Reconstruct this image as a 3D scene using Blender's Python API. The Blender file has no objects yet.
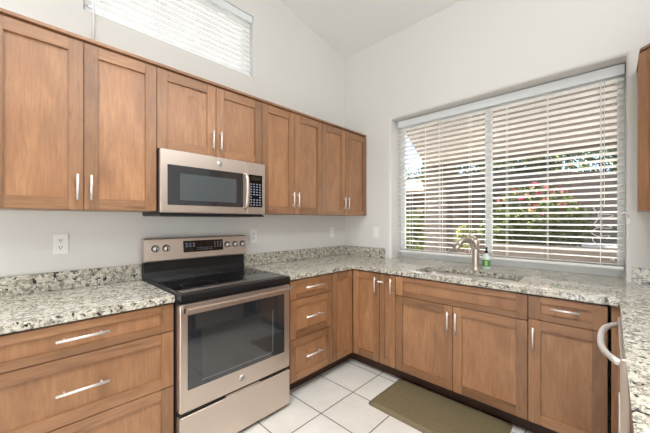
import bpy, bmesh, math, random
from mathutils import Vector, Matrix
random.seed(7)
S = bpy.context.scene
PI = math.pi

# ------------------------------------------------------------------ camera
cam_d = bpy.data.cameras.new('camera'); cam = bpy.data.objects.new('camera', cam_d)
S.collection.objects.link(cam); S.camera = cam
cam.location = (-2.7447, -2.3096, 1.3115)
cam.rotation_euler = (PI/2, 0, math.radians(43.8522 - 90))
cam_d.sensor_width = 36; cam_d.sensor_fit = 'HORIZONTAL'; cam_d.lens = 297.2*36/650
cam_d.shift_y = 4.2/650; cam_d.clip_start = .02; cam_d.clip_end = 200

# ------------------------------------------------------------------ world, sun, lamps, exposure
w = bpy.data.worlds.new('sky'); S.world = w; w.use_nodes = True
nt = w.node_tree; nt.nodes.clear()
sky = nt.nodes.new('ShaderNodeTexSky'); sky.sky_type = 'NISHITA'; sky.sun_disc = False
sky.sun_elevation = math.radians(48); sky.sun_rotation = math.radians(-20); sky.air_density = .8; sky.dust_density = 1.5
bg = nt.nodes.new('ShaderNodeBackground'); bg.inputs['Strength'].default_value = .55
wo = nt.nodes.new('ShaderNodeOutputWorld')
nt.links.new(sky.outputs[0], bg.inputs[0]); nt.links.new(bg.outputs[0], wo.inputs[0])
sd = bpy.data.lights.new('sun', 'SUN'); sd.energy = 64; sd.angle = math.radians(.6); sd.color = (1, .97, .93)
so = bpy.data.objects.new('sun', sd); S.collection.objects.link(so)
so.rotation_euler = Vector((.08, -.74, -.67)).to_track_quat('-Z', 'Y').to_euler()
def area(name, loc, target, sx, sy, e, col, spread=180):
    l = bpy.data.lights.new(name, 'AREA'); l.shape = 'RECTANGLE'; l.size = sx; l.size_y = sy; l.energy = e; l.color = col; l.spread = math.radians(spread)
    o = bpy.data.objects.new(name, l); S.collection.objects.link(o); o.location = loc
    o.rotation_euler = (Vector(target)-Vector(loc)).to_track_quat('-Z', 'Y').to_euler()
area('added_rear_fill', (-6.3, -3.4, 1.12), (-1, -1.2, .7), 3.6, 2.1, 140, (.93, .97, 1))  # added fill from behind the camera; no door stands there
area('added_overhead_fill', (-2.7, -2.0, 3.6), (-2.5, -1.9, 0), 1.6, 1.1, 74, (.92, .97, 1), 118)  # added soft fill from above, out of view, not an actual fixture
area('added_upward_fill', (-5.2, -3.0, .2), (-4.5, -2.6, 3), 2.4, 2.4, 84, (.93, .97, 1))  # added upward fill near the floor, lifts ceiling and slat undersides
area('added_right_fill', (-1.2, -2.98, 2.86), (-1.0, 0, 1.7), 1.9, .7, 22, (.93, .97, 1), 140)  # added unseen fill high on the right wall, evens out the left wall
vs = S.view_settings; vs.view_transform = 'Standard'; vs.look = 'None'; vs.gamma = 1; vs.use_curve_mapping = False
vs.exposure = -.13

# ------------------------------------------------------------------ materials
def srgb(r, g, b):
    f = lambda c: ((c/255+.055)/1.055)**2.4 if c > 10 else c/255/12.92
    return (f(r), f(g), f(b), 1)
class NT:
    def __init__(s, name):
        s.m = bpy.data.materials.new(name); s.m.use_nodes = True; s.t = s.m.node_tree; s.t.nodes.clear()
        s.out = s.n('ShaderNodeOutputMaterial'); s.b = s.n('ShaderNodeBsdfPrincipled'); s.l(s.b.outputs[0], s.out.inputs[0])
    def n(s, k, **kw):
        x = s.t.nodes.new(k)
        for a, v in kw.items(): setattr(x, a, v)
        return x
    def l(s, a, b): s.t.links.new(a, b)
    def set(s, **kw):
        for a, v in kw.items(): s.b.inputs[a.replace('_', ' ')].default_value = v
    def coord(s, scale=(1, 1, 1), rand=True, kind='Object'):
        tc = s.n('ShaderNodeTexCoord'); src = tc.outputs[kind]
        if rand:
            oi = s.n('ShaderNodeObjectInfo'); mu = s.n('ShaderNodeVectorMath', operation='SCALE'); mu.inputs[0].default_value = (37, 53, 71)
            s.l(oi.outputs['Random'], mu.inputs['Scale']); ad = s.n('ShaderNodeVectorMath', operation='ADD')
            s.l(src, ad.inputs[0]); s.l(mu.outputs[0], ad.inputs[1]); src = ad.outputs[0]
        mp = s.n('ShaderNodeMapping'); mp.inputs['Scale'].default_value = scale; s.l(src, mp.inputs[0]); return mp.outputs[0]
    def noise(s, v, scale, detail=3, rough=.5, dist=0):
        x = s.n('ShaderNodeTexNoise'); x.inputs['Scale'].default_value = scale; x.inputs['Detail'].default_value = detail
        x.inputs['Roughness'].default_value = rough; x.inputs['Distortion'].default_value = dist; s.l(v, x.inputs['Vector']); return x.outputs['Fac']
    def ramp(s, fac, stops, const=False):
        r = s.n('ShaderNodeValToRGB'); e = r.color_ramp.elements
        if const: r.color_ramp.interpolation = 'CONSTANT'
        while len(e) < len(stops): e.new(.5)
        for el, (p, c) in zip(e, stops): el.position = p; el.color = c
        s.l(fac, r.inputs[0]); return r.outputs[0]
    def mix(s, fac, a, b, mode='MIX'):
        x = s.n('ShaderNodeMix', data_type='RGBA', blend_type=mode)
        for sock, v in ((x.inputs[0], fac), (x.inputs[6], a), (x.inputs[7], b)):
            if isinstance(v, (int, float, tuple)): sock.default_value = v
            else: s.l(v, sock)
        return x.outputs[2]
    def bump(s, h, strength=.2, dist=.002):
        x = s.n('ShaderNodeBump'); x.inputs['Strength'].default_value = strength; x.inputs['Distance'].default_value = dist
        s.l(h, x.inputs['Height']); s.l(x.outputs[0], s.b.inputs['Normal'])
def g(v): return (v, v, v, 1)
def plain(name, col, rough=.5, metal=0, bump=None, **kw):
    t = NT(name); t.set(Base_Color=col, Roughness=rough, Metallic=metal, **kw)
    if bump: t.bump(t.noise(t.coord(), bump[0], 3), bump[1], bump[2])
    return t.m

def wood(name, horiz, lo=.64, hi=1.02):
    t = NT(name); gi = t.n('ShaderNodeNewGeometry'); isl = gi.outputs['Random Per Island']
    oi = t.n('ShaderNodeObjectInfo'); tc = t.n('ShaderNodeTexCoord')
    sm = t.n('ShaderNodeMath', operation='ADD'); t.l(isl, sm.inputs[0]); t.l(oi.outputs['Random'], sm.inputs[1])
    mu = t.n('ShaderNodeVectorMath', operation='SCALE'); mu.inputs[0].default_value = (37, 53, 71); t.l(sm.outputs[0], mu.inputs['Scale'])
    ad = t.n('ShaderNodeVectorMath', operation='ADD'); t.l(tc.outputs['Object'], ad.inputs[0]); t.l(mu.outputs[0], ad.inputs[1])
    def C(a, b):
        mp = t.n('ShaderNodeMapping'); mp.inputs['Scale'].default_value = (b, a, a) if horiz else (a, a, b); t.l(ad.outputs[0], mp.inputs[0]); return mp.outputs[0]
    fine = t.noise(C(9, .9), 9, 6, .65, .4); broad = t.noise(C(3, 1), 2.6, 3, .55, .8); fig = t.noise(C(7, 1.1), 2.2, 2, .5, 1.6); knot = t.noise(C(2.6, 1.5), 4.2, 2, .5, 1)
    c = t.ramp(broad, [(.25, srgb(138, 95, 62)), (.5, srgb(163, 116, 78)), (.75, srgb(179, 132, 93))])
    c = t.mix(t.ramp(fine, [(.36, g(.5)), (.62, g(0))]), c, srgb(130, 86, 56))
    c = t.mix(t.ramp(fig, [(.24, g(.65 if horiz else .35)), (.40 if horiz else .36, g(0))]), c, srgb(104, 68, 45))
    c = t.mix(t.ramp(knot, [(.7, g(0)), (.8, g(.5))]), c, srgb(92, 60, 42))
    hs = t.n('ShaderNodeHueSaturation'); mr = t.n('ShaderNodeMapRange'); mr.inputs['To Min'].default_value = lo; mr.inputs['To Max'].default_value = hi
    fr = t.n('ShaderNodeMath', operation='FRACT'); m7 = t.n('ShaderNodeMath', operation='MULTIPLY'); m7.inputs[1].default_value = 7.31; t.l(sm.outputs[0], m7.inputs[0]); t.l(m7.outputs[0], fr.inputs[0])
    t.l(fr.outputs[0], mr.inputs[0]); t.l(mr.outputs[0], hs.inputs['Value']); t.l(c, hs.inputs['Color'])
    t.l(hs.outputs[0], t.b.inputs['Base Color']); t.set(Roughness=.42, Specular_IOR_Level=.6, Coat_Weight=.3, Coat_Roughness=.35); t.bump(fine, .08, .001); return t.m
WV, WH = wood('stained_alder_upright_grain', False), wood('stained_alder_level_grain', True)
WP = wood('stained_alder_panel', False, .9, 1.1)  # same stain as the frames; lighter colour stands in for light on panels
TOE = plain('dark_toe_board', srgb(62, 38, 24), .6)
CARC = plain('cabinet_shadow_gap_wood', srgb(40, 27, 19), .7)  # carcass colour darkened so the gaps between doors look shaded

def granite():
    t = NT('speckled_granite'); v = t.coord(rand=False)
    t = NT('speckled_granite'); v = t.coord(rand=False); big = t.noise(v, 7, 4, .6, .5); mid = t.noise(v, 42, 3, .65, .6)
    c = t.ramp(big, [(.3, srgb(176, 169, 154)), (.5, srgb(202, 194, 178)), (.7, srgb(170, 166, 155))])
    c = t.mix(t.ramp(mid, [(.42, g(.9)), (.52, g(0))]), c, srgb(126, 121, 109))
    c = t.mix(t.ramp(t.noise(v, 85, 2, .6), [(.56, g(0)), (.62, g(.8))]), c, srgb(222, 217, 205))
    c = t.mix(t.ramp(t.noise(v, 60, 3, .62, .4), [(.60, g(0)), (.63, g(.85))]), c, srgb(98, 92, 82))
    c = t.mix(t.ramp(t.noise(v, 46, 3, .6, .5), [(.595, g(0)), (.62, g(1))]), c, srgb(40, 39, 42))
    vein = t.noise(t.coord((1, 6, 1), False), 3, 4, .6, 1)
    c = t.mix(t.ramp(vein, [(.58, g(0)), (.75, g(.35))]), c, srgb(140, 132, 118))
    t.l(c, t.b.inputs['Base Color']); t.set(Roughness=.09, Specular_IOR_Level=.75); return t.m
GRAN = granite()

def steel(name, col, rough=.3, horiz=True):
    t = NT(name); t.set(Base_Color=col, Metallic=1, Roughness=rough)
    n = t.noise(t.coord((2, 90, 90) if horiz else (90, 90, 2)), 6, 3)
    r = t.n('ShaderNodeMapRange'); r.inputs['To Min'].default_value = rough-.05; r.inputs['To Max'].default_value = rough+.08
    t.l(n, r.inputs[0]); t.l(r.outputs[0], t.b.inputs['Roughness']); t.bump(n, .03, .0005); return t.m
STEEL = steel('brushed_stainless', srgb(214, 200, 189), .36)
NICKEL = plain('satin_nickel', srgb(226, 220, 215), .5, .75)
BNICK = steel('brushed_nickel_faucet', srgb(206, 194, 184), .38, False)
SINKM = steel('sink_stainless', srgb(196, 190, 184), .3)
BLACK = plain('black_enamel', srgb(24, 24, 26), .28)
GLASSB = plain('black_glass', srgb(14, 15, 17), .05, Specular_IOR_Level=.6)
GLASSD = plain('tinted_oven_glass', srgb(50, 49, 49), .06, Specular_IOR_Level=1.0)
MWIN = plain('microwave_window_screen', srgb(76, 80, 82), .08)
DARKP = plain('dark_side_panel', srgb(46, 42, 48), .5)
GREYM = plain('grey_marking', srgb(44, 44, 47), .3)
KEYM = plain('pale_blue_key_marks', srgb(138, 146, 162), .5)
WHITEP = plain('white_plastic', srgb(238, 236, 230), .4)
SLOTM = plain('dark_slot', srgb(60, 58, 56), .6)
BLINDM = plain('white_blind_slat', srgb(245, 243, 238), .45)
def slatm():
    t = NT('white_blind_slat'); t.set(Base_Color=srgb(250, 248, 244), Roughness=.3, Coat_Weight=.6, Coat_Roughness=.3, Coat_IOR=1.6); tl = t.n('ShaderNodeBsdfTranslucent'); tl.inputs[0].default_value = srgb(245, 243, 236)
    mx = t.n('ShaderNodeMixShader'); mx.inputs[0].default_value = .06; t.l(t.b.outputs[0], mx.inputs[1]); t.l(tl.outputs[0], mx.inputs[2]); t.l(mx.outputs[0], t.out.inputs[0]); return t.m
BLINDM = slatm()
BLINDH = plain('white_high_blind_slat', srgb(246, 246, 244), .4)
VALM = plain('white_valance', srgb(226, 229, 230), .45)
CORDM = plain('white_cord', srgb(240, 240, 236), .7)
VINYL = plain('white_window_vinyl', srgb(238, 240, 240), .35)
WALLM = plain('warm_white_wall_paint', srgb(219, 216, 211), .85, bump=(160, .12, .001))
CEILM = plain('ceiling_paint', srgb(232, 231, 228), .9, bump=(120, .12, .001))
def glassm():
    t = NT('window_glass'); t.t.nodes.remove(t.b)
    tr = t.n('ShaderNodeBsdfTransparent'); gl = t.n('ShaderNodeBsdfGlossy'); gl.inputs['Roughness'].default_value = .02
    fr = t.n('ShaderNodeFresnel'); fr.inputs[0].default_value = 1.45; mx = t.n('ShaderNodeMixShader')
    t.l(fr.outputs[0], mx.inputs[0]); t.l(tr.outputs[0], mx.inputs[1]); t.l(gl.outputs[0], mx.inputs[2]); t.l(mx.outputs[0], t.out.inputs[0]); return t.m
OVENG = plain('smoked_oven_glass', srgb(40, 42, 45), .05, Specular_IOR_Level=1.0)
PANE = glassm()
def tilem():
    t = NT('pale_square_floor_tile'); tc = t.n('ShaderNodeTexCoord'); sp = t.n('ShaderNodeSeparateXYZ'); t.l(tc.outputs['Object'], sp.inputs[0])
    def M(op, a, b=None, c=None):
        x = t.n('ShaderNodeMath', operation=op)
        for i, v in enumerate((a, b, c)):
            if v is None: continue
            if isinstance(v, (int, float)): x.inputs[i].default_value = v
            else: t.l(v, x.inputs[i])
        return x.outputs[0]
    def axis(o, off):
        u = M('DIVIDE', M('ADD', o, off), .347)
        fr = M('FRACT', u); d = M('MINIMUM', fr, M('SUBTRACT', 1, fr)); return d, M('FLOOR', u)
    dx, ix = axis(sp.outputs[0], 6.94+.957); dy, iy = axis(sp.outputs[1], 6.94+.889)
    d = M('MINIMUM', dx, dy); gm = t.n('ShaderNodeMapRange'); gm.inputs['From Min'].default_value = .0085; gm.inputs['From Max'].default_value = .0125; t.l(d, gm.inputs[0])
    cb = t.n('ShaderNodeCombineXYZ'); t.l(ix, cb.inputs[0]); t.l(iy, cb.inputs[1]); wn = t.n('ShaderNodeTexWhiteNoise'); t.l(cb.outputs[0], wn.inputs[0])
    base = t.ramp(t.noise(t.coord(rand=False), 6, 5, .6), [(.3, srgb(210, 204, 195)), (.7, srgb(224, 219, 211))])
    base = t.mix(M('MULTIPLY', wn.outputs[0], .22), base, srgb(190, 182, 172))
    c = t.mix(gm.outputs[0], srgb(104, 92, 82), base); t.l(c, t.b.inputs['Base Color'])
    rr = t.n('ShaderNodeMapRange'); rr.inputs['To Min'].default_value = .9; rr.inputs['To Max'].default_value = .38; t.l(gm.outputs[0], rr.inputs[0]); t.l(rr.outputs[0], t.b.inputs['Roughness'])
    t.bump(gm.outputs[0], .5, .002); return t.m
TILE = tilem()
def matm():
    t = NT('olive_basketweave_foam'); v = t.coord(rand=False)
    mp = t.n('ShaderNodeMapping'); mp.inputs['Rotation'].default_value = (0, 0, PI/4); t.l(v, mp.inputs[0])
    ck = t.n('ShaderNodeTexChecker'); ck.inputs['Scale'].default_value = 27; t.l(mp.outputs[0], ck.inputs[0])
    w1 = t.n('ShaderNodeTexWave', bands_direction='X'); w1.inputs['Scale'].default_value = 27; t.l(mp.outputs[0], w1.inputs[0])
    w2 = t.n('ShaderNodeTexWave', bands_direction='Y'); w2.inputs['Scale'].default_value = 27; t.l(mp.outputs[0], w2.inputs[0])
    h = t.mix(ck.outputs['Fac'], w1.outputs['Color'], w2.outputs['Color'])
    c = t.mix(h, srgb(94, 82, 58), srgb(130, 115, 85)); c = t.mix(t.ramp(t.noise(v, 9, 3), [(.4, g(0)), (.7, g(.4))]), c, srgb(112, 100, 76))
    t.l(c, t.b.inputs['Base Color']); t.set(Roughness=.55); t.bump(h, .5, .002); return t.m
MATM = matm()

# ------------------------------------------------------------------ mesh helpers
class MB:
    def __init__(s): s.bm = bmesh.new()
    def _merge(s, b, mi, smooth):
        for f in b.faces: f.material_index = mi; f.smooth = smooth
        me = bpy.data.meshes.new('tmp'); b.to_mesh(me); b.free(); s.bm.from_mesh(me); bpy.data.meshes.remove(me)
    def box(s, x0, x1, y0, y1, z0, z1, mi=0, bev=0, seg=2, M=None):
        b = bmesh.new(); bmesh.ops.create_cube(b, size=1)
        for v in b.verts: v.co = Vector(((x0+x1)/2+v.co.x*(x1-x0), (y0+y1)/2+v.co.y*(y1-y0), (z0+z1)/2+v.co.z*(z1-z0)))
        if bev: bmesh.ops.bevel(b, geom=b.edges[:], offset=bev, segments=seg, affect='EDGES', clamp_overlap=True)
        if M: bmesh.ops.transform(b, matrix=M, verts=b.verts)
        s._merge(b, mi, False); return s
    def cyl(s, p0, p1, r0, r1=None, mi=0, n=20, bev=0):
        p0, p1 = Vector(p0), Vector(p1); r1 = r0 if r1 is None else r1; b = bmesh.new()
        bmesh.ops.create_cone(b, cap_ends=True, cap_tris=False, segments=n, radius1=r0, radius2=r1, depth=(p1-p0).length)
        if bev: bmesh.ops.bevel(b, geom=[e for e in b.edges if len(e.link_faces) == 2 and any(len(f.verts) > 4 for f in e.link_faces)], offset=bev, segments=2, affect='EDGES')
        q = (p1-p0).to_track_quat('Z', 'Y').to_matrix().to_4x4()
        bmesh.ops.transform(b, matrix=Matrix.Translation((p0+p1)/2) @ q, verts=b.verts); s._merge(b, mi, True); return s
    def lathe(s, prof, at=(0, 0, 0), mi=0, n=28, sx=1, sy=1):
        b = bmesh.new(); rings = []
        for r, z in prof: rings.append([b.verts.new((at[0]+sx*r*math.cos(2*PI*k/n), at[1]+sy*r*math.sin(2*PI*k/n), at[2]+z)) for k in range(n)])
        for a, c in zip(rings, rings[1:]):
            for k in range(n): b.faces.new((a[k], a[(k+1) % n], c[(k+1) % n], c[k]))
        b.faces.new(rings[0][::-1]); b.faces.new(rings[-1]); s._merge(b, mi, True); return s
    def tube(s, pts, r, mi=0, n=10, squash=1, closed=False):
        pts = [Vector(p) for p in pts]; b = bmesh.new(); rings = []; N = len(pts); up = None
        for i, p in enumerate(pts):
            t = (pts[min(i+1, N-1)]-pts[max(i-1, 0)]).normalized()
            if up is None: up = t.orthogonal().normalized() if abs(t.z) > .9 else Vector((0, 0, 1))
            u = (up - t*up.dot(t)).normalized(); up = u; v = t.cross(u); rr = r[i] if isinstance(r, (list, tuple)) else r
            rings.append([b.verts.new(p+u*rr*math.cos(2*PI*k/n)+v*rr*squash*math.sin(2*PI*k/n)) for k in range(n)])
        for a, c in zip(rings, rings[1:]):
            for k in range(n): b.faces.new((a[k], a[(k+1) % n], c[(k+1) % n], c[k]))
        b.faces.new(rings[0][::-1]); b.faces.new(rings[-1]); s._merge(b, mi, True); return s
    def prism(s, poly, z0, z1, mi=0, bev=0, M=None):
        b = bmesh.new(); lo = [b.verts.new((x, y, z0)) for x, y in poly]; hi = [b.verts.new((x, y, z1)) for x, y in poly]; n = len(poly)
        b.faces.new(lo[::-1]); b.faces.new(hi)
        for k in range(n): b.faces.new((lo[k], lo[(k+1) % n], hi[(k+1) % n], hi[k]))
        bmesh.ops.recalc_face_normals(b, faces=b.faces)
        if bev: bmesh.ops.bevel(b, geom=b.edges[:], offset=bev, segments=2, affect='EDGES')
        if M: bmesh.ops.transform(b, matrix=M, verts=b.verts)
        s._merge(b, mi, False); return s
    def build(s, name, mats, parent=None, loc=(0, 0, 0), rz=0, smooth_angle=None):
        me = bpy.data.meshes.new(name); bmesh.ops.recalc_face_normals(s.bm, faces=s.bm.faces); s.bm.to_mesh(me); s.bm.free()
        for m in (mats if isinstance(mats, (list, tuple)) else [mats]): me.materials.append(m)
        o = bpy.data.objects.new(name, me); S.collection.objects.link(o); o.parent = parent; o.location = loc; o.rotation_euler = (0, 0, rz); return o
def tag(o, label, cat, group=None, kind=None):
    if label: o['label'] = label
    if cat: o['category'] = cat
    if group: o['group'] = group
    if kind: o['kind'] = kind
    return o
def thing(name, loc, label, cat, group=None, rz=0):
    o = bpy.data.objects.new(name, None); S.collection.objects.link(o); o.location = loc; o.rotation_euler = (0, 0, rz); o.empty_display_size = .1
    return tag(o, label, cat, group)
def struct(o): o['kind'] = 'structure'; return o

# ------------------------------------------------------------------ the room shell
def opening_wall(name, P, outer, hole, r, depth, mat):
    """wall face at depth 0 with a rectangular opening whose front edge is rounded by r; P(a, b, d) -> xyz"""
    bm = bmesh.new(); a0, a1, b0, b1 = hole; rings = []
    ring = lambda o, d: [bm.verts.new(P(*q, d)) for q in ((a0-o, b0-o), (a1+o, b0-o), (a1+o, b1+o), (a0-o, b1+o))]
    o0 = [bm.verts.new(P(*q, 0)) for q in outer]; o1 = [bm.verts.new(P(*q, depth)) for q in outer]
    for k in range(7): t = k/6*PI/2; rings.append(ring(r*(1-math.sin(t)), r*(1-math.cos(t))))
    rings.append(ring(0, depth))
    def strip(A, B, sm=False):
        for k in range(4):
            f = bm.faces.new((A[k], A[(k+1) % 4], B[(k+1) % 4], B[k])); f.smooth = sm
    strip(o0, rings[0])
    for A, B in zip(rings, rings[1:]): strip(A, B, B is not rings[-1])
    strip(rings[-1], o1); strip(o1, o0)
    bmesh.ops.recalc_face_normals(bm, faces=bm.faces)
    me = bpy.data.meshes.new(name); bm.to_mesh(me); bm.free(); me.materials.append(mat)
    o = bpy.data.objects.new(name, me); S.collection.objects.link(o); return struct(o)
CZ = lambda x: 3.262 - .18*x
XB, YF = -6.6, -6.6
opening_wall('wall_left', lambda a, b, d: (a, d, b), [(XB, -.1), (.2, -.1), (.2, CZ(0)+.02), (XB, CZ(XB)+.02)], (-2.456, -1.262, 2.60, 3.15), .012, .2, WALLM)
opening_wall('wall_back', lambda a, b, d: (d, -a, b), [(0, -.1), (-YF, -.1), (-YF, CZ(0)), (0, CZ(0))], (.63, 2.384, .876, 2.390), .026, .29, WALLM)
# right wall ends behind the camera so the kitchen opens to the living room
struct(MB().box(-2.55, 0, -3.16, -3.03, -.1, CZ(-1.2)-.15).build('wall_right', WALLM))
struct(MB().box(XB-.15, XB, YF, 0, -.1, CZ(XB)+.02).build('wall_front', WALLM))
struct(MB().box(XB, 0, YF-.15, YF, -.1, CZ(XB)+.02).build('wall_far', WALLM))
b = MB(); M = Matrix(((1, 0, 0, 0), (0, 1, 0, 0), (-.18, 0, 1, 0), (0, 0, 0, 1)))
b.box(XB-.15, .25, YF-.15, 1.6, 3.262, 3.42, M=M); struct(b.build('ceiling', CEILM))  # overhang past the left wall is an added unseen eave shading the high window
struct(MB().box(XB, 0, YF, 0, -.1, 0).build('floor', TILE))

# windows
w1 = struct(thing('window_1', (.215, -1.507, .914), None, None))
b = MB(); hw = .877
b.box(0, .05, -hw, hw, .0, .062, bev=.003); b.box(0, .05, -hw, hw, 1.41, 1.476, bev=.003)
b.box(0, .05, -hw, -hw+.04, .05, 1.41, bev=.003); b.box(0, .05, hw-.04, hw, .05, 1.41, bev=.003); b.build('window_frame', VINYL, w1)
b = MB(); b.box(-.008, .045, -.030, -.004, .05, 1.41, bev=.003); b.box(-.004, .045, -.003, .02, .05, 1.41, bev=.003)
b.box(-.016, -.008, -.03, -.012, .55, .62, bev=.003); b.build('meeting_stile', VINYL, w1)
MB().box(.022, .026, .03, hw-.04, .05, 1.41).build('window_pane', PANE, w1)
MB().box(.03, .034, -hw+.04, -.036, .05, 1.41).build('window_pane', PANE, w1)
w2 = struct(thing('window_2', (-1.859, .13, 2.6), None, None))
b = MB(); hw2 = .597
for q in ((-hw2, hw2, 0, .04, 0, .04), (-hw2, hw2, 0, .04, .51, .55), (-hw2, -hw2+.04, 0, .04, .04, .51), (hw2-.04, hw2, 0, .04, .04, .51)): b.box(*q, bev=.003)
b.build('window_frame', VINYL, w2); MB().box(-hw2+.04, hw2-.04, .018, .022, .04, .51).build('window_pane', PANE, w2)

# ------------------------------------------------------------------ cabinets
DT = .02
def handle(parent, x, z, L, vert, yf=-DT):
    b = MB(); y = yf-.03
    d = (0, 0, L/2) if vert else (L/2, 0, 0); D = Vector(d); c = Vector((x, y, z))
    b.cyl(c-D, c+D, .006, n=14, bev=.001)
    for s in (-.69, .69):
        p = c+D*s; b.cyl(p, (p.x, yf+.001, p.z), .0045, n=10)
    o = b.build('handle', NICKEL, parent); o['label'] = 'slim satin nickel bar handle'; return o
def front(parent, kind, x0, x1, z0, z1, st=.06, rail=.06):
    """five-piece shaker front, face at local y = -DT (frame origin on the thing)"""
    f = MB(); G = .0016
    x0 += G; x1 -= G; z0 += G; z1 -= G
    f.box(x0, x0+st, -DT, 0, z0, z1, 0, .0022); f.box(x1-st, x1, -DT, 0, z0, z1, 0, .0022)
    f.box(x0+st, x1-st, -DT+.0006, 0, z0, z0+rail, 1, .0022); f.box(x0+st, x1-st, -DT+.0006, 0, z1-rail, z1, 1, .0022)
    o = f.build(kind, [WV, WH], parent)
    p = MB(); p.box(x0+st-.004, x1-st+.004, -DT+.0125, -.002, z0+rail-.004, z1-rail+.004)
    p.build('panel', WP, o); return o
def run(loc, label, cat, rz=0, group=None): return thing(cat.replace(' ', '_'), loc, label, cat, group, rz)
# origin of a unit: on the wall line; fronts sit at local y = -depth
def unit(name, wall, a0, a1, depth, z0, z1, label, group, toe=0):
    """wall 'L': along x at y=0, 'B': along -y at x=0. returns (thing, front_parent_offset)"""
    mid = (a0+a1)/2
    if wall == 'L': t = thing(name, (mid, -depth+DT, 0), label, 'cabinet', group, 0)
    else: t = thing(name, (-depth+DT, -mid, 0), label, 'cabinet', group, -PI/2)
    h = (a1-a0)/2; d = depth-DT-.003
    b = MB(); b.box(-h+.0005, h-.0005, .0005, d, z0, z1, 0, .001)
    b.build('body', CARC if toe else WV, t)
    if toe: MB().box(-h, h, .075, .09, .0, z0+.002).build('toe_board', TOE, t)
    return t, h
UD = .326; UZ0, UZ1 = 1.368, 2.244
def upper(a0, a1, z0, label, splits, hz, hside, L=.132):
    t, h = unit('wall_cabinet', 'L', a0, a1, UD, z0, UZ1+.012, label, 'upper cabinets')
    b = MB(); b.box(-h, h, -.02, UD-.03, UZ1+.0125, UZ1+.03, bev=.002); b.build('top_trim', WH, t)
    mid = (a0+a1)/2; xs = [a0-mid]+[s-mid for s in splits]+[a1-mid]
    for k in range(len(xs)-1):
        d = front(t, 'door', xs[k], xs[k+1], z0, UZ1-.001)
        handle(d, xs[k+1]-.028 if hside[k] == 'r' else xs[k]+.028, hz, L, True)
    return t
upper(-2.845, -2.1515, UZ0, 'brown two-door wall cabinet left of the microwave, by the photo edge', [-2.498], 1.484, 'rl')
upper(-2.1515, -1.398, 1.752, 'short brown two-door wall cabinet right above the microwave', [-1.7765], 1.866, 'rl')
upper(-1.398, -.719, UZ0, 'tall brown two-door wall cabinet just right of the microwave', [-1.06], 1.49, 'rl')
upper(-.719, -.004, UZ0, 'brown two-door wall cabinet ending the run at the room corner', [-.373], 1.487, 'rl')

BD = .62; BZ0, BZ1 = .112, .868
def base(wall, a0, a1, label): return unit('base_cabinet', wall, a0, a1, BD, .1, .875, label, 'base cabinets', toe=1)
# three-drawer units
for a0, a1, lab in ((-2.918, -2.156, 'wide brown three-drawer base cabinet left of the steel range'), (-1.357, -.893, 'narrower brown three-drawer base cabinet right of the steel range')):
    t, h = base('L', a0, a1, lab)
    for z0, z1, hz in ((.722, BZ1, .804), (.428, .722, .577), (BZ0, .428, .28)):
        d = front(t, 'drawer', -h, h, z0, z1, .06, .038 if z0 > .7 else .055)
        handle(d, 0, hz, .186, False)
# corner unit (L-shaped): two doors meeting in the inner corner
t = thing('corner_cabinet', (-.62, -.62, 0), 'brown corner base cabinet with two doors meeting in the inner corner', 'cabinet', 'base cabinets')
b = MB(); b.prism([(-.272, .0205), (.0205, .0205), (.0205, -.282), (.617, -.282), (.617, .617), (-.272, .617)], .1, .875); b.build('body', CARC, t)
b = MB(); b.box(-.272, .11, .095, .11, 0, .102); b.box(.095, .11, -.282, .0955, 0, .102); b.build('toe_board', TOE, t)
c1 = thing('door', (0, .02, 0), None, None); c1.parent = t
bpy.data.objects.remove(c1)
d = front(t, 'door', -.272, -.002, BZ0, BZ1); d.location = (0, .02, 0)
d = front(t, 'door', .001, .283, BZ0, BZ1); d.location = (.02, 0, 0); d.rotation_euler = (0, 0, -PI/2)
handle(d, .253, .768, .14, True)
t = thing('cabinet_latch', (-.641, -.928, .803), 'short white latch bar bridging the corner door and the narrow cabinet', 'latch', None, -PI/2)
MB().box(-.028, .028, -.007, 0, -.006, .006, 0, .002).build('latch_strap', WHITEP, t)
for sx in (-.022, .022): MB().cyl((sx, -.007, 0), (sx, -.010, 0), .004, n=12).build('latch_screw', NICKEL, t)
# window-wall units (a = distance along -y)
t, h = base('B', .905, 1.056, 'very narrow tall-front brown base cabinet between corner cabinet and sink cabinet')
d = front(t, 'door', -h, h, BZ0, BZ1, .045); handle(d, h-.03, .773, .14, True)
t, h = base('B', 1.057, 1.952, 'wide brown sink cabinet with two doors under the window')
t.children[0].name = 'body'
front(t, 'false_front', -h, h, .712, BZ1, .06, .038)
dm = 1.510-1.5045
d = front(t, 'door', -h, dm, BZ0, .712); handle(d, dm-.028, .598, .148, True)
d = front(t, 'door', dm, h, BZ0, .712); handle(d, dm+.028, .598, .148, True)
# open the cabinet body for the bowl: body top is below the sink
bd = [c for c in t.children if c.name.startswith('body')][0]
for v in bd.data.vertices:
    if v.co.z > .5: v.co.z -= .19
t, h = base('B', 1.953, 2.300, 'brown base cabinet with one drawer over one door, right of the sink cabinet')
d = front(t, 'drawer', -h, h, .728, BZ1, .06, .038); handle(d, 0, .809, .134, False)
d = front(t, 'door', -h, h, BZ0, .728); handle(d, -h+.028, .615, .14, True)
# blind corner with filler strip
t = thing('corner_filler_cabinet', (-.60, -2.301, 0), 'dark brown blind corner unit and filler strip beside the dishwasher', 'cabinet', 'base cabinets', -PI/2)
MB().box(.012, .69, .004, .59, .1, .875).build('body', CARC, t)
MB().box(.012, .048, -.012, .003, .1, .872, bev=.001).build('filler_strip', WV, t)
MB().box(0, .06, .06, .08, 0, .102).build('toe_board', TOE, t)
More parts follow.
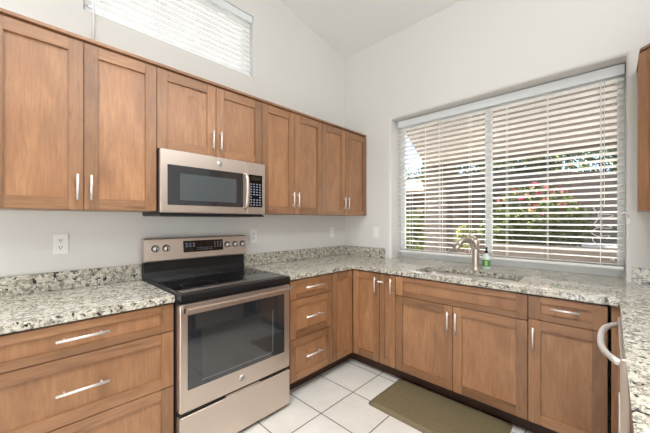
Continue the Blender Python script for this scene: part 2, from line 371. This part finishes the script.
# diagonal corner wall cabinet at right
t = thing('corner_wall_cabinet', (0, -3.018, 0), 'brown corner wall cabinet at the right edge beside the window', 'cabinet', 'upper cabinets')
pts = [(-.003, .003), (-.003, .585), (-.318, .585), (-.618, .285), (-.618, .003)]
b = MB(); b.prism(pts, UZ0, UZ1+.012, bev=.001); b.build('body', WV, t)
b = MB(); b.prism([(-.003, .003), (-.003, .59), (-.328, .59), (-.623, .295), (-.623, .003)], UZ1+.0125, UZ1+.03, bev=.002); b.build('top_trim', WH, t)
hw3 = .3*math.sqrt(2)/2; d = front(t, 'door', -hw3, hw3, UZ0, UZ1, .05)
d.location = (-.4687, .4343, 0); d.rotation_euler = (0, 0, math.radians(-135)); handle(d, hw3-.028, 1.487, .132, True)
b = MB(); b.box(-.316, -.300, .5855, .595, 1.37, 1.40, bev=.002); b.build('bumper_clip', WHITEP, t)

# ------------------------------------------------------------------ worktops
def slab_with_hole(poly, hole_c, hx, hy, r, z0, z1):
    bm = bmesh.new(); loop = [bm.verts.new((x, y, z1)) for x, y in poly]
    hv = []
    for cx, cy, a0 in ((hx-r, hy-r, 0), (-hx+r, hy-r, PI/2), (-hx+r, -hy+r, PI), (hx-r, -hy+r, 1.5*PI)):
        for k in range(7):
            a = a0+k/6*PI/2; hv.append(bm.verts.new((hole_c[0]+cx+r*math.cos(a), hole_c[1]+cy+r*math.sin(a), z1)))
    ed = [bm.edges.new((L[k], L[(k+1) % len(L)])) for L in (loop, hv) for k in range(len(L))]
    bmesh.ops.triangle_fill(bm, use_beauty=True, use_dissolve=False, edges=ed)
    ext = bmesh.ops.extrude_face_region(bm, geom=bm.faces[:])
    for v in ext['geom']:
        if isinstance(v, bmesh.types.BMVert): v.co.z = z0
    bmesh.ops.recalc_face_normals(bm, faces=bm.faces)
    es = [e for e in bm.edges if len(e.link_faces) == 2 and e.calc_face_angle(0) > 1.2 and abs(e.verts[0].co.z-e.verts[1].co.z) < 1e-5]
    bmesh.ops.bevel(bm, geom=es, offset=.004, segments=2, affect='EDGES')
    return bm
C0, C1, CF = .876, .914, .636
t = thing('countertop', (-2.53, -.3, 0), 'speckled granite worktop left of the range, with low backsplash', 'countertop')
b = MB(); b.box(-.388, .374, -.336, .298, C0, C1, bev=.004); b.build('slab', GRAN, t)
MB().box(-.388, .376, .278, .298, C1+.0005, C1+.103, bev=.002).build('backsplash', GRAN, t)
t = thing('countertop', (0, 0, 0), 'U-shaped speckled granite worktop right of the range, running under the window around the sink', 'countertop')
HC = (-.392, -1.52); HX, HY = .158, .35
poly = [(-1.378, -.002), (-1.378, -CF), (-CF, -CF), (-CF, -2.342), (-2.35, -2.342), (-2.35, -3.027), (-.002, -3.027), (-.002, -2.382), (.213, -2.382), (.213, -.632), (-.002, -.624), (-.002, -.002)]
b = MB(); b.bm.free(); b.bm = slab_with_hole(poly, HC, HX, HY, .07, C0, C1); b.build('slab', GRAN, t)
MB().box(-1.374, -.022, -.022, -.002, C1+.0005, C1+.103, bev=.002).build('backsplash', GRAN, t)
MB().box(-.022, -.002, -.572, -.002, C1+.0005, C1+.103, bev=.002).build('backsplash', GRAN, t)
MB().box(-.022, -.002, -3.006, -2.407, C1+.0005, C1+.103, bev=.002).build('backsplash', GRAN, t)
MB().box(-2.35, -.0225, -3.027, -3.007, C1+.0005, C1+.103, bev=.002).build('backsplash', GRAN, t)

# ------------------------------------------------------------------ sink
bm = bmesh.new()
def rr(cx, cy, hx, hy, r, z):
    out = []
    for ax, ay, a0 in ((hx-r, hy-r, 0), (-hx+r, hy-r, PI/2), (-hx+r, -hy+r, PI), (hx-r, -hy+r, 1.5*PI)):
        for k in range(7): a = a0+k/6*PI/2; out.append(bm.verts.new((cx+ax+r*math.cos(a), cy+ay+r*math.sin(a), z)))
    return out
rings = [rr(0, 0, HX+.02, HY+.02, .08, .8755), rr(0, 0, HX+.004, HY+.004, .07, .8755), rr(0, 0, HX, HY, .068, .868), rr(0, 0, HX-.008, HY-.008, .06, .715), rr(0, 0, HX-.03, HY-.03, .05, .698), rr(0, 0, .05, .05, .049, .694),
         rr(0, 0, .045, .045, .044, .688)]
for A, B in zip(rings, rings[1:]):
    for k in range(28): f = bm.faces.new((A[k], A[(k+1) % 28], B[(k+1) % 28], B[k])); f.smooth = True
bm.faces.new(rings[-1])
t = thing('sink', (*HC, 0), 'undermount stainless sink bowl in the granite below the window', 'sink')
me = bpy.data.meshes.new('bowl'); bm.to_mesh(me); bm.free(); me.materials.append(SINKM); o = bpy.data.objects.new('bowl', me); S.collection.objects.link(o); o.parent = t
b = MB(); b.lathe([(.001, .6935), (.038, .6935), (.042, .6965), (.044, .6945)]); b.build('drain', SINKM, t)

# faucet
t = thing('faucet', (-.155, -1.52, C1), 'brushed nickel single-lever faucet behind the sink', 'faucet', None, math.radians(-25))
b = MB(); b.lathe([(.036, .0005), (.036, .006), (.031, .012), (.029, .03), (.0275, .10), (.026, .17), (.0275, .205), (.029, .215), (.027, .235), (.017, .246), (.004, .25)]); b.build('body', BNICK, t)
pts = []
for k in range(15):
    a = k/14*math.radians(150); pts.append((-.02-.085*(1-math.cos(a)), 0, .17+.075*math.sin(a)))
b = MB(); b.tube(pts, [.023-.0025*k/14 for k in range(15)], n=16); b.build('spout', BNICK, t)
e = Vector(pts[-1]); dr = (Vector(pts[-1])-Vector(pts[-2])).normalized()
b = MB(); b.cyl(e-dr*.004, e+dr*.05, .0205, .025, n=18, bev=.002); b.build('spray_head', BNICK, t)
b = MB(); b.tube([(0, 0, .245), (-.005, .004, .262), (-.022, .015, .278), (-.045, .03, .286)], [.010, .008, .007, .0065], n=10, squash=1.4); b.build('lever', BNICK, t)

# soap bottle
GREEN = plain('green_label', srgb(70, 140, 92), .4); YEL = plain('yellow_label_band', srgb(206, 206, 110), .4); SOAP = plain('pale_soap_plastic', srgb(214, 226, 214), .25)
t = thing('soap_bottle', (-.045, -1.568, C1), 'small soap bottle with green label and dark cap beside the faucet', 'bottle')
b = MB(); b.lathe([(.028, .0005), (.031, .004), (.031, .085), (.026, .105), (.013, .122), (.012, .132)], sx=.62, sy=1); b.build('bottle_body', SOAP, t)
b = MB(); b.lathe([(.0316, .02), (.0318, .021), (.0318, .075), (.0316, .076)], sx=.63, sy=1); b.build('label_band', GREEN, t)
b = MB(); b.box(-.0206, -.0185, -.014, .006, .028, .066, bev=.001); b.build('label_patch', YEL, t)
b = MB(); b.lathe([(.0135, .131), (.0135, .148), (.008, .152), (.006, .166), (.012, .168), (.011, .176), (.004, .178)]); b.tube([(0, 0, .172), (-.02, .006, .172), (-.03, .009, .166)], .004, n=8); b.build('pump_cap', BLACK, t)

# ------------------------------------------------------------------ medallion (round maker's badge with a looping monogram)
def badge(parent, x, y, z, r):
    b = MB(); b.cyl((x, y, z), (x, y-.003, z), r, n=28, bev=.0006); o = b.build('badge', NICKEL, parent); o['label'] = 'round silver badge with looped monogram'
    q = MB()
    q.tube([(x+r*.86*math.cos(a*PI/14), y-.003, z+r*.86*math.sin(a*PI/14)) for a in range(29)], r*.05, n=6)
    def loop(cx, cz, rx, rz, a0, a1): q.tube([(x+r*(cx+rx*math.cos(a0+(a1-a0)*k/16)), y-.0032, z+r*(cz+rz*math.sin(a0+(a1-a0)*k/16))) for k in range(17)], r*.055, n=6)
    loop(-.28, .12, .24, .32, .3, 2*PI-.1); loop(-.18, -.3, .22, .25, 1.4, -2.9)
    loop(.26, .18, .2, .24, -.1, 1.6*PI); loop(.3, -.22, .25, .27, 2.2, 2*PI-.4)
    q.build('monogram', SLOTM, o); return o

# ------------------------------------------------------------------ range
RC = -1.778
t = thing('range', (RC, 0, 0), 'freestanding stainless electric range with black glass cooktop', 'range')
b = MB(); b.box(-.370, .370, -.63, -.022, .03, .884, 0, .003)
for sx in (-.33, .33):
    for sy in (-.58, -.08): b.cyl((sx, sy, 0), (sx, sy, .032), .016, n=12)
b.build('body', DARKP, t)
b = MB(); b.box(-.374, .370, -.692, -.055, .884, .922, 0, .006, 3); b.build('cooktop_frame', BLACK, t)
ck = MB(); ck.box(-.352, .349, -.655, -.095, .9222, .9245, 0, .001); ck = ck.build('cooktop_glass', GLASSB, t)
for x, y, r in ((-.19, -.50, .105), (.19, -.50, .085), (-.19, -.23, .075), (.19, -.23, .105), (0, -.19, .045)):
    b = MB(); bm = b.bm; n = 48
    A = [[bm.verts.new((x+q*math.cos(2*PI*k/n), y+q*math.sin(2*PI*k/n), .92475)) for k in range(n)] for q in (r, r-.003)]
    for k in range(n): bm.faces.new((A[0][k], A[0][(k+1) % n], A[1][(k+1) % n], A[1][k]))
    b.build('burner_ring', GREYM, ck)
# backguard: black lower riser, leaning steel fascia
Mx = Matrix(((0, 0, 1, 0), (1, 0, 0, 0), (0, 1, 0, 0), (0, 0, 0, 1)))   # prism profile (y,z) extruded along x
b = MB(); b.prism([(-.022, .9225), (-.075, .9225), (-.066, .96), (-.062, 1.03), (-.022, 1.03)], -.374, .374, 0, 0, Mx); b.build('backguard_riser', BLACK, t)
cp = MB(); cp.prism([(-.022, 1.0305), (-.088, 1.0305), (-.094, 1.04), (-.078, 1.183), (-.068, 1.19), (-.022, 1.19)], -.378, .385, 0, .002, Mx); cp = cp.build('control_panel', STEEL, t)
tilt = math.atan2(.016, .143)
def fy(z): return -.094+.016*(z-1.04)/.143
db = MB(); Rm = Matrix.Translation((0, fy(1.123), 1.123)) @ Matrix.Rotation(-tilt, 4, 'X')
db.box(-.128, .176, -.003, .004, -.042, .042, 0, .001, M=Rm); db = db.build('display', GLASSB, cp)
mk = MB()
for r in range(2):
    for c in range(3): mk.box(-.112+c*.026, -.098+c*.026, -.0036, -.003, .002+r*.017-.004, .010+r*.017-.004, M=Rm)
    for c in range(7): mk.box(-.03+c*.018, -.022+c*.018, -.0036, -.003, -.028+r*.013, -.024+r*.013, M=Rm)
for r in range(3):
    for c in range(3): mk.box(.104+c*.024, .113+c*.024, -.0036, -.003, -.014+r*.017, -.008+r*.017, M=Rm)
mk.build('key_marks', KEYM, db)
for kx in (-.311, -.243, .213, .283, .349):
    b = MB(); y = fy(1.121); b.cyl((kx, y+.002, 1.121), (kx, y-.004, 1.1205), .0245, mi=1, n=28, bev=.001); b.cyl((kx, y-.004, 1.1205), (kx, y-.026, 1.118), .0195, .017, mi=0, n=28, bev=.002)
    b.box(kx-.003, kx+.003, y-.0285, y-.024, 1.102, 1.135, 1, .001); o = b.build('knob', [NICKEL, BLACK], cp)
# vent gap strip
b = MB(); b.box(-.366, .366, -.676, -.632, .866, .8835, 0, .001)
b.build('vent_strip', BLACK, t)
b = MB()
for k in range(22): b.box(-.30+k*.028, -.282+k*.028, -.678, -.6765, .871, .875)
b.build('vent_slots', GREYM, t)
d = MB(); d.box(-.371, .371, -.682, -.634, .288, .864, 0, .006, 3); d = d.build('oven_door', STEEL, t)
gz0, gz1 = .404, .806
wn = MB(); wn.box(-.331, .320, -.6845, -.681, gz0, gz1, 0, .0015); wn = wn.build('oven_window', OVENG, d)
iw = MB(); iw.box(-.256, .222, -.6852, -.6846, .434, .716); iw.build('inner_window', GLASSD, wn)
q = MB(); q.tube([(-.256, -.6856, .434), (.20, -.6856, .434), (.216, -.6856, .438), (.222, -.6856, .452), (.222, -.6856, .716)], .0012, n=6); q.build('window_outline', plain('pale_outline', srgb(128, 128, 128), .4), wn)
hb = MB(); hb.box(-.362, .366, -.744, -.716, .828, .862, 0, .012, 4)
for sx in (-.352, .342): hb.box(sx-.006, sx+.018, -.722, -.68, .832, .858, 0, .004)
hb = hb.build('handle', STEEL, d); e = MB(); e.box(-.3655, -.3615, -.741, -.719, .832, .858, 0, .002); e.build('handle_end_cap', DARKP, hb)
badge(d, -.005, -.682, .350, .0195)
dr = MB(); dr.box(-.371, .371, -.682, -.634, .026, .268, 0, .005, 3); dr = dr.build('storage_drawer', STEEL, t)
b = MB(); b.box(-.368, .368, -.66, -.632, .262, .292); b.build('drawer_gap', BLACK, t)
b = MB(); b.box(-.11, .125, -.679, -.664, .2705, .279, 0, .002); b.build('pull_lip', STEEL, dr)
MB().box(-.366, .366, -.655, -.64, .004, .03).build('toe_panel', BLACK, t)

# ------------------------------------------------------------------ microwave
t = thing('microwave', (-1.775, 0, 0), 'stainless over-the-range microwave hung above the cooktop', 'microwave')
b = MB(); b.box(-.371, .371, -.345, -.004, 1.352, 1.746, 0, .002); b.build('body', DARKP, t)
b = MB(); b.box(-.369, .369, -.366, -.006, 1.341, 1.3515, 0, .002)
for k in range(10): b.box(-.33+k*.066, -.285+k*.066, -.30, -.10, 1.339, 1.3405)
b.build('vent_base', BLACK, t)
d = MB(); d.box(-.373, .2165, -.376, -.346, 1.361, 1.746, 0, .004, 3); d = d.build('door', STEEL, t)
wn = MB(); wn.box(-.333, .181, -.3785, -.375, 1.409, 1.655, 0, .0015); wn = wn.build('door_window', OVENG, d)
b = MB(); b.box(-.262, .125, -.3792, -.3786, 1.44, 1.607); b.build('window_screen', MWIN, wn)
hp = [(.199, -.376, 1.404), (.199, -.398, 1.412), (.199, -.408, 1.44), (.199, -.412, 1.53), (.199, -.408, 1.62), (.199, -.398, 1.648), (.199, -.376, 1.656)]
b = MB(); b.tube(hp, .0075, n=12, squash=1.7); b.build('handle', STEEL, d)
badge(d, .001, -.376, 1.703, .0195)
c = MB(); c.box(.2185, .373, -.376, -.346, 1.361, 1.746, 0, .004, 3); c = c.build('control_side', STEEL, t)
kp = MB(); kp.box(.226, .345, -.3785, -.375, 1.413, 1.655, 0, .0015); kp = kp.build('keypad', GLASSB, c)
b = MB(); b.box(.243, .330, -.3792, -.3786, 1.615, 1.642); b.build('clock_display', plain('dim_display', srgb(44, 40, 30), .2), kp)
b = MB()
for r in range(9):
    for q in range(4):
        if (r, q) in ((3, 1), (3, 2)): continue
        b.box(.238+q*.026, .252+q*.026, -.3792, -.3786, 1.425+r*.0195, 1.433+r*.0195)
b.build('key_marks', KEYM, kp)

# ------------------------------------------------------------------ dishwasher under the right run
t = thing('dishwasher', (-1.08, -2.37, 0), 'stainless dishwasher with arched bar handle under the right worktop', 'dishwasher', None, PI)
MB().box(-.298, .298, .012, .58, .1, .868).build('body', DARKP, t)
d = MB(); d.box(-.298, .298, -.037, .0115, .115, .862, 0, .004, 3); d = d.build('door', STEEL, t)
n = 17; hp = []
for k in range(n): u = -1+2*k/(n-1); hp.append((u*.262-.012, -.037-.052*(1-abs(u)**3.2), .83))
b = MB(); b.tube(hp, .0115, n=14, squash=1); b.build('handle', NICKEL, d)
MB().box(-.298, .298, .05, .065, 0, .1).build('toe_panel', BLACK, t)
b = MB(); b.box(.17, .27, -.0395, -.0365, .55, .70, bev=.001); b.build('paper_label', WHITEP, d)
# end cabinet beyond the dishwasher, carrying the worktop
t = thing('base_cabinet', (-1.86, -2.372, 0), 'brown base cabinet under the right worktop nearest the viewer', 'cabinet', 'base cabinets', PI)
MB().box(-.46, .478, .001, .6, .1, .875).build('body', CARC, t); front(t, 'door', -.46, .009, BZ0, BZ1); front(t, 'door', .009, .478, BZ0, BZ1)

# ------------------------------------------------------------------ mat
t = MB(); bm = t.bm
def rrm(hx, hy, r, z):
    out = []
    for ax, ay, a0 in ((hx-r, hy-r, 0), (-hx+r, hy-r, PI/2), (-hx+r, -hy+r, PI), (hx-r, -hy+r, 1.5*PI)):
        for k in range(6): a = a0+k/5*PI/2; out.append(bm.verts.new((ax+r*math.cos(a), ay+r*math.sin(a), z)))
    return out
rg = [rrm(.236, .405, .03, .0005), rrm(.236, .405, .03, .004), rrm(.208, .377, .022, .017), rrm(.198, .367, .02, .0185)]
for A, B in zip(rg, rg[1:]):
    for k in range(24): bm.faces.new((A[k], A[(k+1) % 24], B[(k+1) % 24], B[k]))
bm.faces.new(rg[-1]); bm.faces.new(rg[0][::-1])
tag(t.build('kitchen_mat', MATM, None, (-.766, -1.457, 0)), 'olive brown basketweave cushioned mat on the tile before the sink cabinet', 'mat')

# ------------------------------------------------------------------ outlets
def outlet(loc, rz, label, kind):
    t = thing('wall_outlet' if kind == 'duplex' else 'wall_switch', loc, label, 'outlet' if kind == 'duplex' else 'switch', 'white wall plates', rz)
    MB().box(-.036, .036, -.006, -.0005, -.058, .058, 0, .003, 3).build('cover_plate', WHITEP, t)
    if kind == 'duplex':
        for z in (-.02, .02):
            o = MB(); o.box(-.0165, .0165, -.0085, -.0055, z-.014, z+.014, 0, .002); o = o.build('receptacle', WHITEP, t)
            s = MB(); s.box(-.0075, -.0045, -.0089, -.0084, z-.003, z+.008); s.box(.0045, .0075, -.0089, -.0084, z-.003, z+.008); s.cyl((0, -.0084, z-.008), (0, -.0089, z-.008), .0032, n=12); s.build('slots', SLOTM, o)
    else:
        MB().box(-.0165, .0165, -.0095, -.0055, -.033, .033, 0, .002).build('rocker', WHITEP, t)
outlet((-2.564, 0, 1.177), 0, 'white duplex outlet on the wall above the left worktop', 'duplex')
outlet((-1.27, 0, 1.175), 0, 'white duplex outlet just right of the range control panel', 'duplex')
outlet((-.23, 0, 1.18), 0, 'white wall switch left of the room corner above the backsplash', 'rocker')
outlet((0, -.45, 1.178), -PI/2, 'white wall switch between the room corner and the window', 'rocker')

# ------------------------------------------------------------------ blinds
def cords(t, pts, r, name): 
    b = MB(); b.tube(pts, r, n=6); return b.build(name, CORDM, t)
t = thing('window_blind', (.07, -1.513, 0), 'wide white slatted blind across the window over the sink', 'blind')
bw = .866
b = MB(); b.box(.048, .060, -bw, bw, 2.310, 2.382, 0, .003); b.box(.0605, .11, -bw, bw, 2.325, 2.382, 0, .002); b.build('headrail', VALM, t)
b = MB(); ta = math.radians(11); Rt = Matrix.Rotation(ta, 4, 'Y'); NS = 29
zs = [2.287-.0457*k for k in range(NS)]
for z in zs: b.box(-.025, .025, -bw+.004, bw-.004, -.002, .002, 0, .0008, 1, Matrix.Translation((.088, 0, z)) @ Rt)
b.build('slats', BLINDM, t)
MB().box(.063, .113, -bw+.004, bw-.004, 0.975, .995, 0, .004).build('bottom_rail', BLINDM, t)
for y in (-.745, -.44, -.16, .136, .405, .725):
    b = MB()
    for x in (.060, .116): b.box(x-.0006, x+.0006, y-.0016, y+.0016, .98, 2.33)
    b.build('ladder_cord', CORDM, t)
lp = [(.052, -.765, 2.30), (.045, -.765, 1.42), (.043, -.763, 1.40)]
for k in range(60):
    a = k*.36; lp.append((.034+.008*math.sin(a*1.7), -.755+.042*math.sin(a)+.015*math.sin(2.3*a), 1.40-.0042*k+.028*math.cos(a)))
cords(t, lp, .0022, 'lift_cord')
cords(t, [(.05, -.752, 2.30), (.043, -.752, 1.20)], .002, 'lift_cord')
cords(t, [(.05, .55, 2.30), (.043, .55, 1.28)], .0035, 'tilt_cord'); cords(t, [(.05, .41, 2.30), (.043, .41, 1.22)], .002, 'tilt_cord')
t = thing('cord_cleat', (0, -2.393, 1.325), 'small white curved cord hook beside the window right edge', 'hook')
b = MB(); b.box(-.008, -.0005, -.008, .008, -.035, .03, 0, .003); b.build('back_plate', WHITEP, t)
b = MB(); b.tube([(-.006, 0, .01), (-.024, 0, .018), (-.03, .01, .035), (-.026, .024, .04), (-.02, .032, .03), (-.018, .034, .018)], .005, n=10); b.build('hook_arm', WHITEP, t)

t = thing('window_blind', (-1.859, 0, 0), 'closed white slatted blind in the high window over the cabinets', 'blind')
hb = .590
b = MB(); b.box(-hb, hb, .012, .022, 3.085, 3.146, 0, .003); b.box(-hb, hb, .0225, .075, 3.10, 3.146, 0, .002); b.build('headrail', VALM, t)
b = MB(); Rt = Matrix.Rotation(math.radians(71), 4, 'X')
for k in range(11): b.box(-hb+.004, hb-.004, -.025, .025, -.0015, .0015, 0, .0007, 1, Matrix.Translation((0, .048, 3.072-.0435*k)) @ Rt)
b.build('slats', BLINDH, t)
MB().box(-hb+.004, hb-.004, .022, .072, 2.604, 2.621, 0, .004).build('bottom_rail', BLINDH, t)
for x in (-.5, -.17, .17, .5):
    b = MB(); b.box(x-.0016, x+.0016, .0215, .0225, 2.61, 3.09); b.build('ladder_cord', CORDM, t)
b = MB(); b.tube([(-.553, .008, 3.09), (-.553, -.012, 3.06), (-.553, -.012, 2.30)], .0055, n=8); b.build('tilt_wand', CORDM, t)

# ------------------------------------------------------------------ outside
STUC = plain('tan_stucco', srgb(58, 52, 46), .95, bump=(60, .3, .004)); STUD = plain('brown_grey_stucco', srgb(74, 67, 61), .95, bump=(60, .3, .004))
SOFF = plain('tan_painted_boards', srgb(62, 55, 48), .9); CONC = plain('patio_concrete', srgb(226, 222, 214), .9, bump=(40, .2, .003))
GRAV = NT('desert_gravel'); GRAV.l(GRAV.ramp(GRAV.noise(GRAV.coord(rand=False), 26, 4, .7), [(.3, srgb(190, 176, 160)), (.7, srgb(226, 214, 200))]), GRAV.b.inputs['Base Color']); GRAV.set(Roughness=.95); GRAV = GRAV.m
def leafm(name, c0, c1):
    t = NT(name); gi = t.n('ShaderNodeNewGeometry'); t.l(t.ramp(gi.outputs['Random Per Island'], [(0, c0), (1, c1)]), t.b.inputs['Base Color']); t.set(Roughness=.8, Specular_IOR_Level=.1); return t.m
LEAF = leafm('bush_leaves', srgb(18, 25, 14), srgb(88, 98, 48)); LEAFT = leafm('tree_leaves', srgb(38, 48, 28), srgb(92, 98, 60)); LEAFY = leafm('yellow_green_leaves', srgb(64, 72, 34), srgb(108, 110, 58))
PINK = leafm('pink_petals', srgb(158, 34, 74), srgb(186, 76, 112)); BARK = plain('bark', srgb(90, 72, 58), .9, bump=(30, .5, .01))
ROOF = plain('clay_tile_roof', srgb(104, 88, 76), .9, bump=(14, .5, .02))
def leaves(bm, n, fn, size, rnd):
    for _ in range(n):
        c = Vector(fn(rnd)); s = size*rnd.uniform(.6, 1.3); a = Vector((rnd.gauss(0, 1), rnd.gauss(0, 1), rnd.gauss(0, 1))).normalized(); p = a.orthogonal().normalized(); q = a.cross(p)
        v = [bm.verts.new(c+p*s*k[0]+q*s*k[1]) for k in ((-1, 0), (-.2, -.45), (1, 0), (-.2, .45))]; bm.faces.new(v)
def ell(cx, cy, cz, rx, ry, rz, bumpy=.15):
    def f(r):
        d = Vector((r.gauss(0, 1), r.gauss(0, 1), r.gauss(0, 1))).normalized(); m = (.78+.28*r.random()) * (1+bumpy*math.sin(d.x*6+1)*math.sin(d.y*5)*math.cos(d.z*5))
        return (cx+d.x*rx*m, cy+d.y*ry*m, cz+d.z*rz*m)
    return f
def plant(name, loc, label, cat, blobs, n, size, lm, trunk=None, group=None, flowers=0):
    t = thing(name, loc, label, cat, group); rnd = random.Random(hash(label) % 1000 if False else len(label)*31)
    b = MB()
    for bl in blobs: leaves(b.bm, n//len(blobs), ell(*bl), size, rnd)
    b.build('foliage', lm, t)
    if trunk:
        b = MB(); b.tube([(0, 0, 0), (.05, .02, trunk[1]*.5), (0, 0, trunk[1])], [trunk[0], trunk[0]*.8, trunk[0]*.6], n=8); b.build('trunk', BARK, t)
    if flowers:
        b = MB(); bl = blobs[0]
        def ff(r):
            d = Vector((-abs(r.gauss(.9, .6)), r.gauss(-.25, .55), r.gauss(.75, .4))).normalized(); return (bl[0]+d.x*bl[3]*1.02, bl[1]+d.y*bl[4]*1.02, bl[2]+d.z*bl[5]*1.02)
        cl = [ff(rnd) for _ in range(flowers)]
        for c in cl: leaves(b.bm, 9, lambda r: (c[0]+r.gauss(0, .03), c[1]+r.gauss(0, .03), c[2]+r.gauss(0, .025)), .02, rnd)
        b.build('flowers', PINK, t)
    return t
struct(MB().box(.21, 40, -30, 30, -.16, -.1).build('ground', GRAV))
struct(MB().box(.22, 3.5, -6, 1.2, -.099, -.05).build('patio_slab', CONC))
t = thing('patio_cover', (3.35, .28, -.05), 'tan patio cover roof on a stucco column outside the window', 'patio cover')
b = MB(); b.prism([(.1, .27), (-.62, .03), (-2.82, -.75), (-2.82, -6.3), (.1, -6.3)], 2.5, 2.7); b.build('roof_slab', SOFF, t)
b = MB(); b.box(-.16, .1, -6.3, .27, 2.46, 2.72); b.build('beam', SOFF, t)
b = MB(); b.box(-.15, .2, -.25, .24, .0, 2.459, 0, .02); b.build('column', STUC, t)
# planter with low wall, bush
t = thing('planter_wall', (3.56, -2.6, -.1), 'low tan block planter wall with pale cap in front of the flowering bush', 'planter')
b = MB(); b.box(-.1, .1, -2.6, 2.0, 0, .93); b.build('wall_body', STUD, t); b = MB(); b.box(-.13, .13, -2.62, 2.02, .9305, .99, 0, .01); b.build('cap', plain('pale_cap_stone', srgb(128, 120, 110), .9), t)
struct(MB().box(3.73, 5.9, -5.2, -.6, -.099, .80).build('planter_soil', GRAV))
plant('flowering_bush', (4.45, -1.19, .8), 'rounded green bush with pink flowers outside the right half of the window', 'bush', [(0, 0, .52, .74, .80, .70), (-.15, .36, .3, .55, .5, .45), (-.1, -.3, .35, .55, .5, .5)], 11000, .04, LEAF, (.05, .5), flowers=34)
plant('young_shrub', (3.05, -.36, -.05), 'small yellow-green shrub by the column behind the faucet', 'shrub', [(0, 0, 1.05, .16, .16, .22)], 700, .035, LEAFY, (.02, .95))
rz = math.radians(-37)
t = thing('block_wall', (5.9, -1.4, -.1), 'brown-grey boundary wall behind the flowering bush', 'wall', None, math.radians(-52))
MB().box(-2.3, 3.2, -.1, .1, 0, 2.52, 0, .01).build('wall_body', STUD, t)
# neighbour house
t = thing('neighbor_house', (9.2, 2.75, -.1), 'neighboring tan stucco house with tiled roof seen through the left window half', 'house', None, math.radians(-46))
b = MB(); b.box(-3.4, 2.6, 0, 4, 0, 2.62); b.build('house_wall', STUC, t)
b = MB(); b.prism([(-.35, 2.6), (2.0, 3.35), (4.35, 2.6), (4.35, 2.52), (-.35, 2.52)], -3.7, 2.9, 0, 0, Mx); b.build('roof', ROOF, t)
b = MB(); b.box(-1.0, -.15, -.03, .02, .0, 2.0, 0, .01); b.build('doorway', plain('dark_doorway', srgb(84, 74, 70), .8), t)
plant('clipped_hedge', (4.55, 1.35, -.1), 'green hedge left of the patio column', 'hedge', [(0, 0, .85, .5, .55, .85), (.5, .6, .8, .5, .5, .8)], 4200, .045, LEAF, None)
for i, (x, y, z, r, lab) in enumerate(((7.6, 1.5, 3.0, 1.1, 'pale green tree behind the boundary wall, seen left of the window middle bar'), (6.85, -.45, 2.75, .78, 'pale green tree behind the boundary wall, straight above the flowering bush'), (9.4, -1.75, 2.9, 1.2, 'pale green tree behind the boundary wall, nearest the right end of the window'), (13.6, 7.4, 3.4, 1.6, 'distant pale tree rising behind the neighboring house roof'))):
    plant('leafy_tree', (x, y, -.1), lab, 'tree', [(0, 0, z, r, r, r*.8)], 4200, .075, LEAFT, (.1, z-.3), group='trees beyond the boundary wall')
